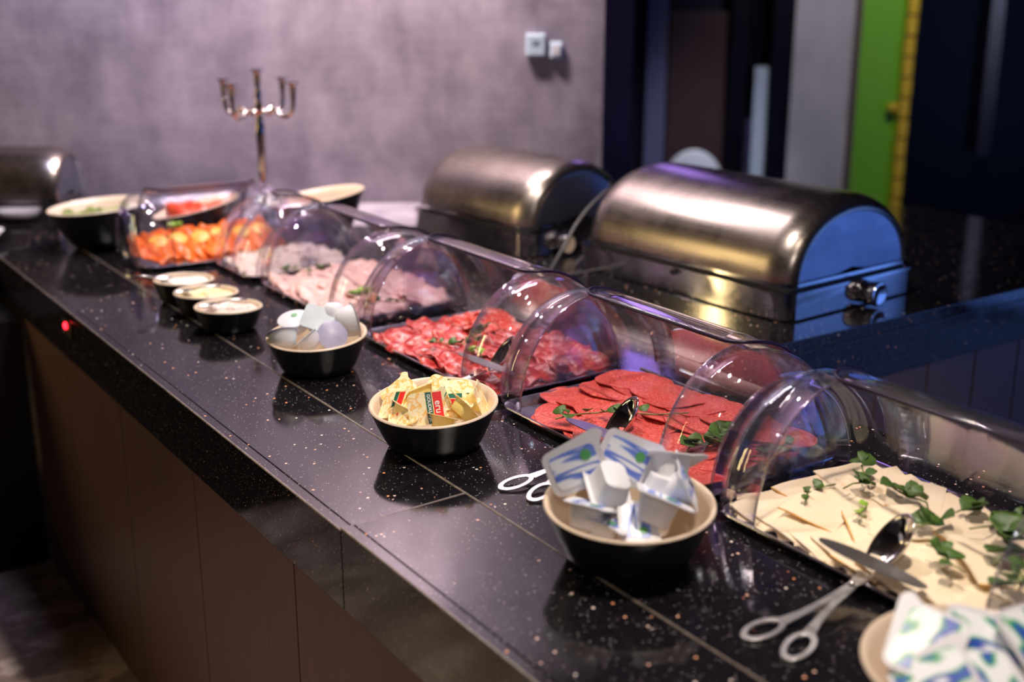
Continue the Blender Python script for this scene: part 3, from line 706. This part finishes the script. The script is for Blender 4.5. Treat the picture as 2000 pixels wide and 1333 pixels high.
sprig((1.395, .872, CT+.052), R(30), .10, 9, 'broad dark green leaves at the frame edge on the cheese', G, 1.9, clump=True, seed=8)
sprig((1.335, .816, CT+.050), R(0), .08, 6, 'olive green leaves near the blurred front bowl', G, 1.4, seed=9)
sprig((1.455, .930, CT+.052), R(-20), .09, 6, 'small scattered sprig behind the broad cheese leaves', G, .8, seed=10)
sprig((1.284, 1.640, CT+.036), R(-20), .14, 5, 'thin long sprig across the far salami slices', G, .9, seed=11)
sprig((1.365, 1.575, CT+.038), R(-25), .14, 6, 'thin sprig with light leaves on the mid salami', G, 1.0, seed=12)
sprig((1.345, 1.405, CT+.042), R(15), .11, 16, 'dark green leafy clump on the near salami slices', G, 1.45, clump=True, seed=13)
sprig((1.388, 1.330, CT+.040), R(-5), .13, 9, 'loose green sprig on the salami near the cover end', G, 1.1, seed=14)
sprig((1.297, 2.130, CT+.044), R(-35), .11, 16, 'grey-green sprig on the middle of the cured ham', G, .7, seed=15)
sprig((1.385, 2.166, CT+.046), R(20), .07, 12, 'green sprig on the red sausage slices', G, .7, seed=16)
sprig((1.298, 2.045, CT+.044), R(60), .06, 14, 'bright green parsley behind the spoon on the ham', G, .7, True, True, seed=17)
sprig((1.300, 2.575, CT+.050), R(20), .06, 34, 'bright parsley bunch at the near end of the pink ham', G, .8, True, True, seed=18)
sprig((1.334, 2.485, CT+.050), R(-20), .10, 14, 'blurred grey-green sprig on the cooked ham', G, .7, seed=19)
sprig((1.31, 2.90, CT+.048), R(-20), .10, 10, 'blurred olive sprig on the far cooked ham', G, .7, seed=20)
sprig((1.15, 3.445, CT+.085), R(10), .07, 18, 'green herb bunch on the salmon', G, .9, True, True, seed=21)

# ------------------------------------------------------------------ bowls
def bowl(name, loc, Rr, rb, h, label, tilt=0, tdir=0, group='black bowls with cream lining'):
    t = empty(name, loc, 0, label, 'bowl', group)
    def tz(x, y, z): return z*(1+math.tan(R(tilt))*(x*math.cos(R(tdir))+y*math.sin(R(tdir)))/h)
    n = 56
    def rings(P): return [[(r*math.cos(2*math.pi*j/n), r*math.sin(2*math.pi*j/n), tz(r*math.cos(2*math.pi*j/n), r*math.sin(2*math.pi*j/n), z)) for j in range(n)] for r, z in P]
    out = [(rb*.3, .001), (rb*.92, .001), (rb, .004)]
    for k in range(1, 9): q = k/8; out.append((rb+(Rr-rb)*q**.8, h*q-.002*(k == 8)))
    mb = MB(); mb.loft(rings(out), True, True, False); mb.build('shell', 'bowl_black', t, smooth=50)
    inn = [(Rr, h-.002), (Rr-.0005, h), (Rr-.003, h+.0015), (Rr-.006, h)]
    for k in range(7, -1, -1): q = k/8; inn.append((rb-.006+(Rr-rb)*q**.72, max(.007, h*q)))
    inn.append((.001, .006)); mb = MB(); mb.loft(rings(inn), True, False, True); mb.build('lining', 'bowl_cream', t, smooth=50); t['_'] = 0; del t['_']
    return t
bowl('serving_bowl', (1.022, 1.215, CT), .121, .080, .088, 'black bowl of white portion cups with blue lids, before the cheese tray', 3, 50)
bowl('serving_bowl', (1.018, 1.745, CT), .113, .076, .080, 'black bowl of cream and yellow spreadable cheese packets', 4, 30)
bowl('serving_bowl', (1.034, 2.245, CT), .104, .070, .078, 'black bowl of white cups with grey lids, before the cured ham', 4, 30)
bowl('serving_bowl', (1.075, .690, CT), .121, .066, .078, 'blurred bowl of blue and green lidded cups at the near end', 3, 50)
bowl('dip_bowl', (.995, 2.635, CT), .078, .056, .056, 'black dip bowl with speckled pink spread, nearest of the three', -2, 30)
bowl('dip_bowl', (1.0, 2.790, CT), .077, .056, .056, 'black dip bowl with yellow spread, between two others', -2, 30)
bowl('dip_bowl', (1.0, 2.945, CT), .075, .056, .056, 'black dip bowl with white spread, farthest of the three', -2, 30)
bowl('salad_bowl', (1.015, 3.70, CT), .148, .075, .125, 'deep black bowl of green salad beside the corner cover', 4, -30)
bowl('salad_bowl', (1.315, 3.70, CT), .135, .055, .092, 'slant-rimmed black bowl of red tomato salad behind the salmon', 13, -30)
bowl('salad_bowl', (1.570, 3.355, CT), .140, .070, .150, 'slant-rimmed black bowl with cream inside, standing before the candelabrum', 9, -35)
def dip(name, loc, r, z, mat, label, amp=.003, cat='dip', tilt=(0, 0)):
    mb = MB(); n = 30; rnd2 = random.Random(int(loc[1]*100)); ph = rnd2.uniform(0, 6); rings = []
    for k in range(9):
        q = 1-k/8.001; rings.append([(r*q*math.cos(6.2832*j/n), r*q*math.sin(6.2832*j/n), (0 if k == 0 else amp*(1.5+math.sin(q*7+ph+2*math.cos(6.2832*j/n*2)) + math.sin(j*.9+k)*.6))) for j in range(n)])
    mb.loft([[(x*.9, y*.9, -.012) for x, y, _ in rings[0]]] + rings, True, True, True); o = mb.build(name, mat, None, smooth=True)
    o.location = (loc[0], loc[1], CT+z); o.rotation_euler = (R(tilt[0]), R(tilt[1]), 0); return tag(o, label, cat)
dip('spread', (.995, 2.635), .068, .044, 'dip_pink', 'pale pink spread with reddish specks in the nearest dip bowl')
dip('spread', (1.0, 2.790), .067, .044, 'dip_yellow', 'smooth yellow spread in the middle dip bowl')
dip('spread', (1.0, 2.945), .065, .044, 'dip_white', 'smooth white spread in the farthest dip bowl')
dip('green_salad', (1.015, 3.70), .115, .085, 'salad', 'mixed green salad inside the deep black bowl', .012, 'salad')
dip('tomato_salad', (1.315, 3.70), .105, .072, 'tomato', 'chopped red tomato salad inside the slant-rimmed bowl', .012, 'salad', (2, 8))
dip('tomato_salad', (1.570, 3.355), .095, .095, 'tomato', 'remains of orange-red salad low in the cream-lined bowl', .008, 'salad', (4, 6))

# small spoons in the dips
def spoon(loc, rz, pitch, label, L=.12, s=1.0):
    t = empty('spoon', loc, rz, label, 'spoon', 'spoons in the dips'); t.rotation_euler = (0, R(pitch), rz)
    mb = MB(); rings = []; n = 20
    for k in range(7):
        q = k/6; rings.append([(.024*s*math.cos(6.2832*j/n)*q, .016*s*math.sin(6.2832*j/n)*q, .008*s*(q*q-1)) for j in range(n)])
    rings[0] = [(x*1+.0001*math.cos(j), y+.0001*math.sin(j), z) for j, (x, y, z) in enumerate([(0, 0, -.008*s)]*n)]
    mb.loft(rings, True, True); mb.build('bowl', 'steel_tool', t, smooth=True, thick=.0012)
    mb = MB(); mb.tube([(.022*s, 0, 0), (.045*s, 0, .004), (L, 0, .002)], [.003, .0022, .004], 8); mb.build('handle', 'steel_tool', t, smooth=True); return t
spoon((.952, 2.650, CT+.062), R(-30), -6, 'dark spoon lying on the pink spread', .09)
spoon((.950, 2.805, CT+.062), R(-35), -6, 'steel spoon lying on the yellow spread', .09)
spoon((.955, 2.960, CT+.062), R(165), -4, 'steel spoon resting across the white dip', .08)

# ------------------------------------------------------------------ portion cups and packets
def tub_mesh(w, l, h, r, mat):
    mb = MB(); mb.loft([rr(w*k, l*k, r*k, z, 6) for k, z in ((.70, -h), (.76, -h+.001), (.86, -h*.5), (.96, -.001), (1.0, 0))], True, True, True); return mb.mesh('tub', mat, 40)
def lid_mesh(w, l, r, th, mat, tab=.010):
    ring = rr(w, l, r, 0, 6)
    if tab: ring = [(x+(tab*.75 if (x > w*.32 and y > l*.32) else 0), y+(tab*.75 if (x > w*.32 and y > l*.32) else 0), 0) for x, y, z in ring]
    mb = MB(); mb.loft([[(x, y, 0) for x, y, _ in ring], [(x, y, th) for x, y, _ in ring]], True, True, True); return mb.mesh('lid', mat, 40)
cw, cl = .066, .050
CUP = (tub_mesh(cw-.010, cl-.010, .027, .013, 'white_plastic'), lid_mesh(cw, cl, .010, .0012, 'white_plastic'))
pr_b = MB(); pr_b.loft([rr(cw-.014, cl-.012, .006, z) for z in (.0013, .0017)], True, True, True); pr_b = pr_b.mesh('lid_print', 'lid_blue')
pr_s = MB(); pr_s.loft([rr(cw-.008, cl-.008, .008, z) for z in (.0013, .0017)], True, True, True); pr_s = pr_s.mesh('lid_print', 'lid_swoosh')
dotm = MB(); dotm.lathe([(.0, .0024), (.006, .0024), (.006, .0017)], 14); dotm = dotm.mesh('leaf_emblem', 'leaf_print')
def cup(pos, normal, up, label, group, prm=pr_b, s=1, dot=True):
    t = empty('portion_cup', (0, 0, 0), 0, label, 'portion cup', group)
    link('tub', CUP[0], t); li = link('lid', CUP[1], t)
    link('lid_print', prm, li).parent = li
    if dot: link('leaf_emblem', dotm, li).location = (cw*.22, cl*.18, 0)
    t.scale = (s*1.17,)*3; orient(t, pos+Vector((0, 0, .010)), normal, up); return t
def vw(c, a, b, z): p = Vector((c[0], c[1], 0))+U*a+Nn*b; p.z = CT+z; return p
def vdir(a, b, z): return U*a+Nn*b+Vector((0, 0, z))
JB = (1.022, 1.215); g1 = 'blue-lidded portion cups in the bowl'
cup(vw(JB, -.074, .018, .122), vdir(-.18, -1, .25), vdir(-.45, 0, 1), 'white cup standing with its blue printed lid facing out, by the scissor handles', g1, s=1.12)
cup(vw(JB, -.004, .035, .128), vdir(.25, -1, .25), vdir(.55, 0, .9), 'white cup with tilted blue lid, pointed corner uppermost', g1, s=1.08)
cup(vw(JB, -.032, -.010, .098), vdir(-.35, .35, -1), vdir(1, .3, -.3), 'white cup tipped upside down in the middle of the pile', g1, s=1.05, dot=False)
cup(vw(JB, -.058, -.036, .090), vdir(.2, .3, 1), vdir(1, -.3, 0), 'white cup lying rim-side at the front left of the bowl', g1, s=1.05)
cup(vw(JB, .060, .050, .118), vdir(.1, .55, .75), vdir(1, 0, -.2), 'white cup whose blue lid is seen edge-on, at the back of the pile', g1, s=1.2)
cup(vw(JB, .080, -.002, .104), vdir(.9, -.1, .45), vdir(.2, 0, 1), 'white cup on its side against the bowl rim, tab upward', g1, s=1.05)
cup(vw(JB, .040, -.032, .100), vdir(.38, .25, .95), vdir(1, -.2, -.4), 'white cup in front with its blue lid slanting down', g1, s=1.22)
cup(vw(JB, .038, .000, .088), vdir(-.3, -.2, -1), vdir(1, 0, 0), 'white cup wedged upside down behind the slanting lid', g1, s=.9, dot=False)
cup(vw(JB, .004, -.058, .074), vdir(.1, -.5, .8), vdir(1, 0, 0), 'white cup deep in the bowl, green emblem near the rim', g1, s=.85)
cup(vw(JB, .068, .045, .106), vdir(.7, .3, .5), vdir(0, .4, 1), 'white cup behind the one on its side, at the back rim', g1, s=1.0)
cup(vw(JB, -.030, .065, .092), vdir(-.2, .3, 1), vdir(1, .3, 0), 'white cup hidden low behind the two upright blue lids', g1, s=1.0)
cup(vw(JB, -.034, -.046, .072), vdir(.3, .1, 1), vdir(1, -.3, .1), 'white cup low at the front rim beside the green emblem', g1, s=.95)
FB = (1.075, .690); g2 = 'green and blue lidded cups in the near bowl'
cup(vw(FB, -.048, .018, .082), vdir(-.1, -.45, 1), vdir(-.8, .6, 0), 'cup with blue swoosh lid, tab over the near bowl rim', g2, pr_s, 1.25, False)
cup(vw(FB, .022, .030, .080), vdir(.1, -.5, 1), vdir(.3, 1, 0), 'cup with green swoosh lid in the near bowl', g2, pr_s, 1.2, False)
cup(vw(FB, .075, .012, .086), vdir(.1, -.6, 1), vdir(1, .4, 0), 'cup with blue and green lid at the frame corner', g2, pr_s, 1.25, False)
cup(vw(FB, -.056, -.028, .070), vdir(-.5, -.3, 1), vdir(0, 1, 0), 'cup with pale green edge low in the near bowl', g2, pr_s, 1.1, False)
cup(vw(FB, .000, -.042, .072), vdir(.0, -.3, 1), vdir(1, 0, .2), 'white cup at the bottom of the frame in the near bowl', g2, pr_s, 1.15, False)
# round-cornered white cups of the third bowl
EB = (1.034, 2.245); g3 = 'white cups in the bowl by the cured ham'
egm = MB(); egm.lathe([(.001, -.030), (.014, -.0285), (.021, -.022), (.0245, -.012), (.026, 0)], 24, cap0=True, cap1=True); egm = egm.mesh('tub', 'white_plastic', 50)
def rlid(mat):
    mb = MB(); mb.lathe([(0, .0014), (.028, .0012), (.030, .0002), (.028, -.0002)], 24, cap0=False, cap1=True); return mb.mesh('lid', mat, 50)
RL = {k: rlid(k) for k in ('lid_grey', 'lid_lavender', 'white_plastic')}
sqm = MB(); sqm.loft([rr(.060, .050, .008, z) for z in (0, .0014)], True, True, True); sqm = sqm.mesh('lid', 'lid_grey')
def rcup(pos, normal, up, label, lid, s=1, sq=False, em=False):
    t = empty('portion_cup', (0, 0, 0), 0, label, 'portion cup', g3)
    link('tub', egm, t); l_ = link('lid', sqm if sq else RL[lid], t)
    if em: link('leaf_emblem', dotm, l_).location = (.005, .008, 0)
    t.scale = (s,)*3; orient(t, pos, normal, up)
rcup(vw(EB, -.066, -.030, .088), vdir(-.2, .5, .8), (0, 0, 1), 'white round cup with a lavender lid edge, low at one end', 'lid_lavender', 1.15)
rcup(vw(EB, -.050, .022, .104), vdir(-.1, -.3, 1), (0, 1, 0), 'white cup with a green emblem on its pale lid', 'white_plastic', 1.15, em=True)
rcup(vw(EB, .004, .008, .108), vdir(.15, -.75, .8), vdir(.3, 0, 1), 'cup with large grey square lid in the middle', 'lid_grey', 1.15, sq=True)
rcup(vw(EB, .078, .012, .104), vdir(.75, .3, .15), (0, 0, 1), 'white round cup standing tall against the rim', 'white_plastic', 1.3)
rcup(vw(EB, .038, -.038, .086), vdir(.35, -.9, .6), vdir(1, 0, 1), 'cup with a grey folded lid near the front rim', 'lid_lavender', 1.05)
rcup(vw(EB, -.016, -.046, .084), vdir(-.6, .1, .7), vdir(0, 0, 1), 'white cup tilted against the grey lid', 'lid_grey', 1.0)
rcup(vw(EB, .030, .040, .100), vdir(0, -.1, -1), (0, 1, 0), 'white cup turned upside down at the back', 'white_plastic', 1.1)
# cheese spread packets
BB = (1.018, 1.745); g4 = 'cheese spread packets in the bowl'
ptub = tub_mesh(.040, .036, .016, .012, 'packet_tub'); plid = lid_mesh(.050, .044, .009, .001, 'packet_foil', .006)
bandm = MB(); bandm.box(-.004, .004, -.021, .021, .0011, .0014); bandm = bandm.mesh('green_band', 'print_green')
redm = MB(); redm.box(-.006, .006, -.020, .020, .0011, .0014); redm = redm.mesh('red_band', 'print_red')
def txt(s_, size, parent, loc, mat='print_white', rz=90):
    cu = bpy.data.curves.new('lettering', 'FONT'); cu.body = s_; cu.size = size; cu.extrude = .00015; cu.align_x = 'CENTER'; cu.align_y = 'CENTER'; cu.offset = .0001
    tmp = bpy.data.objects.new('tmp', cu); COL.objects.link(tmp); dg = bpy.context.evaluated_depsgraph_get()
    me = bpy.data.meshes.new_from_object(tmp.evaluated_get(dg)); bpy.data.objects.remove(tmp)
    me.materials.clear(); me.materials.append(MATS[mat]); o = link('lettering', me, parent); o.location = loc; o.rotation_euler = (0, 0, R(rz)); return o
def packet(pos, normal, up, label, s=1, print_=0):
    t = empty('cheese_packet', (0, 0, 0), 0, label, 'packet', g4); link('tub', ptub, t); l_ = link('lid', plid, t)
    if print_:
        link('green_band', bandm, l_).location = (.004, 0, 0); o = link('red_band', redm, l_); o.location = (.0155, 0, 0)
    if print_ == 2: txt('GOUDKUIPJE', .0062, l_, (.004, 0, .0016), rz=-90); txt('eru', .0125, l_, (.0155, 0, .0016), rz=-90)
    t.scale = (s*1.22,)*3; orient(t, pos+Vector((0, 0, .006)), normal, up)
packet(vw(BB, -.008, -.052, .080), vdir(.12, -1, .42), vdir(-.1, 0, 1), 'packet facing out with orange picture, green band and red corner', 1.05, 2)
packet(vw(BB, .048, .012, .084), vdir(.3, -.45, .8), vdir(.9, 0, .5), 'packet with a green band across its lid, behind the front one', 1.0, 1)
packet(vw(BB, -.030, .030, .088), vdir(-.35, .25, .9), vdir(-.5, 1, 0), 'yellow packet standing high at the back', 1.05)
packet(vw(BB, .060, -.030, .074), vdir(.7, .35, .6), vdir(.3, 0, 1), 'pale packet lying open side out by the rim', 1.0)
packet(vw(BB, -.070, -.012, .072), vdir(-.6, -.4, .6), vdir(0, .5, 1), 'orange patterned packet against the bowl side', .95, 1)
packet(vw(BB, .082, .006, .074), vdir(.85, -.1, .35), vdir(.3, 0, 1), 'packet on edge at the meat side of the bowl', 1.0)
packet(vw(BB, .020, -.045, .062), vdir(.2, .35, .9), vdir(1, 0, .2), 'yellow packet lying low beside the printed one', 1.0)
packet(vw(BB, .012, .055, .074), vdir(.0, -.6, .6), vdir(.3, 1, 0), 'packet with a red corner at the back rim', 1.0, 1)
packet(vw(BB, -.045, -.020, .068), vdir(.5, .3, .8), vdir(0, 1, 0), 'yellow packet tub half hidden by the printed one', .95)
packet(vw(BB, -.060, .030, .078), vdir(-.2, -.6, .7), vdir(-.6, .3, .6), 'yellow packet leaning on the far side wall of the bowl', 1.0)
packet(vw(BB, .040, -.005, .070), vdir(-.3, -.5, .8), vdir(.6, .5, .4), 'yellow packet between the printed one and the rim', 1.0)
packet(vw(BB, -.048, -.046, .066), vdir(-.4, -.5, .8), vdir(-.4, 0, 1), 'orange and gold packet low at the front of the bowl', .95)
packet(vw(BB, .00, .00, .064), vdir(.1, .1, 1), vdir(1, 1, 0), 'packet in the middle of the bowl under the others', 1.0)

# ------------------------------------------------------------------ serving tongs with ring handles
def tongs(loc, rz, label, L=1.0):
    t = empty('serving_tongs', loc, rz, label, 'tongs', 'scissor tongs on the trays')
    for s_ in (1, -1):
        # ring
        mb = MB(); n = 28; ca, cb = .034, .019; ctr = Vector((0, s_*.027, 0)); rot = -s_*.20
        def el(a_, b_, z): return [(ctr.x+a_*math.cos(6.2832*j/n)*math.cos(rot)-b_*math.sin(6.2832*j/n)*math.sin(rot), ctr.y+a_*math.cos(6.2832*j/n)*math.sin(rot)+b_*math.sin(6.2832*j/n)*math.cos(rot), z) for j in range(n)]
        o1, i1 = (ca, cb), (ca-.010, cb-.0075)
        mb.loft([el(*o1, -.0016), el(*o1, .0016), el(*i1, .0016), el(*i1, -.0016), el(*o1, -.0016)], True); mb.build('ring_handle', 'steel_tool', t, smooth=30, bevel=.0006)
        # arm from ring to pivot and past it
        pts = [(.030, s_*.020, 0), (.060, s_*.012, .001*s_), (.100, s_*.006, .002), (.150, 0, .003+.001*s_), (.185, -s_*.008, .006)]
        wd = [.0085, .0055, .005, .0065, .005]
        mb = MB(); mb.loft([[(x, y-w_, z-.0012), (x, y+w_, z-.0012), (x, y+w_, z+.0012), (x, y-w_, z+.0012)] for (x, y, z), w_ in zip(pts, wd)], True, True, True)
        mb.build('arm', 'steel_tool', t, smooth=30)
    mb = MB(); mb.lathe([(0, .005), (.004, .0045), (.005, .002), (.005, -.003)], 14); mb.build('pivot_screw', 'steel_polished', t, smooth=True).location = (.150, 0, .004)
    # flat lifting blade lying across
    mb = MB(); n = 30; f_ = lambda k, z: [(.022*k*math.sin(6.2832*j/n), .080*k*math.cos(6.2832*j/n), z) for j in range(n)]
    mb.loft([f_(1, -.0007), f_(1, .0007)], True, True, True); o = mb.build('blade', 'steel_tool', t, smooth=30); o.location = (.195, .0, .018); o.rotation_euler = (R(7), R(14), R(6))
    # deep spoon standing on edge
    mb = MB(); rings = []; n = 28
    for k in range(9):
        q = max(.002, k/8); rings.append([(.048*q*math.cos(6.2832*j/n), .034*q*math.sin(6.2832*j/n), .022*(q*q-1)) for j in range(n)])
    mb.loft(rings, True, True); o = mb.build('spoon_bowl', 'steel_polished', t, smooth=True, thick=.0015); 
    zz = (U*-.70+Nn*-.06+Vector((0, 0, .66))).normalized(); xx = (U*.72+Nn*.22+Vector((0, 0, .66))); xx = (xx-zz*xx.dot(zz)).normalized(); yy = zz.cross(xx)
    o.rotation_euler = (Matrix.Rotation(-rz, 3, 'Z') @ Matrix((xx, yy, zz)).transposed()).to_euler(); o.location = (.255, .012, .018)
    return t
tg = tongs((1.035, .932, CT+.006), R(7), 'steel scissor tongs with a spoon end on the cheese tray'); tg.rotation_euler = (0, R(-6), R(7))
for loc, rz, lab in (((1.040, 1.487, CT+.006), 13, 'steel scissor tongs on the salami, ring handles on the granite'), ((1.085, 1.905, CT+.020), 12, 'steel scissor tongs on the cured ham behind the packet bowl')):
    c = copy_tree(tg); c.location = loc; c.rotation_euler = (0, R(-6), R(rz)); c['label'] = lab
    if 'cured' in lab: c.scale = (.9, .9, .9)

# ------------------------------------------------------------------ candelabrum
cn = empty('candelabrum', (1.515, 3.635, CT+.001), 0, 'five-armed silver candelabrum standing against the mauve wall', 'candelabrum')
mb = MB(); mb.lathe([(.062, 0), (.062, .006), (.050, .012), (.030, .020), (.014, .034), (.009, .06)], 32, cap0=True); mb.build('foot', 'chrome', cn, smooth=40)
mb = MB(); mb.lathe([(.009, .06), (.010, .10), (.0115, .20), (.014, .30), (.015, .335), (.010, .345), (.013, .352), (.009, .365), (.016, .375), (.018, .385), (.012, .395), (.008, .41), (.011, .43), (.008, .445)], 24); mb.build('stem', 'chrome', cn, smooth=50)
def cupm(): 
    mb = MB(); mb.lathe([(.006, 0), (.009, .006), (.007, .012), (.010, .022), (.0105, .045), (.013, .052), (.021, .056), (.021, .059), (.010, .058), (.008, .030), (0, .030)], 24); return mb.mesh('candle_cup', 'chrome', 50)
CM = cupm(); o = link('candle_cup', CM, cn); o.location = (0, 0, .445)
for a in (WA-R(25)+R(90)*k for k in range(4)):
    mb = MB(); pts = []
    for k in range(17):
        q = k/16
        if q < .5: r_ = .012+.062*(q/.5); z = .385-.022*math.sin(math.pi*q/.5)+.012*math.sin(math.pi*q)
        else: b_ = (q-.5)/.5*math.pi/2; r_ = .074+.056*math.sin(b_); z = .372-.016*math.sin(b_*2)+.044*(1-math.cos(b_))
        pts.append((r_*math.cos(a), r_*math.sin(a), z))
    mb.tube(pts, [.0068]*17, 8); mb.build('arm', 'chrome', cn, smooth=True)
    o = link('candle_cup', CM, cn); o.location = (.130*math.cos(a), .130*math.sin(a), .412)
# plate on the side run
pt = empty('plate', (.72, 3.985, CT+.001), 0, 'shiny silver plate on the side run before the chafing dish', 'plate')
mb = MB(); mb.lathe([(.055, 0), (.060, .003), (.095, .016), (.097, .018), (.092, .017), (.058, .006), (.001, .005)], 40, cap0=True, cap1=True); mb.build('dish', 'steel_polished', pt, smooth=50)
mb = MB(); mb.lathe([(.030, .006), (.060, .012), (.078, .030), (.076, .030), (.058, .015), (.001, .009)], 40, cap0=True, cap1=True); mb.build('bowl', 'white_plastic', pt, smooth=50)
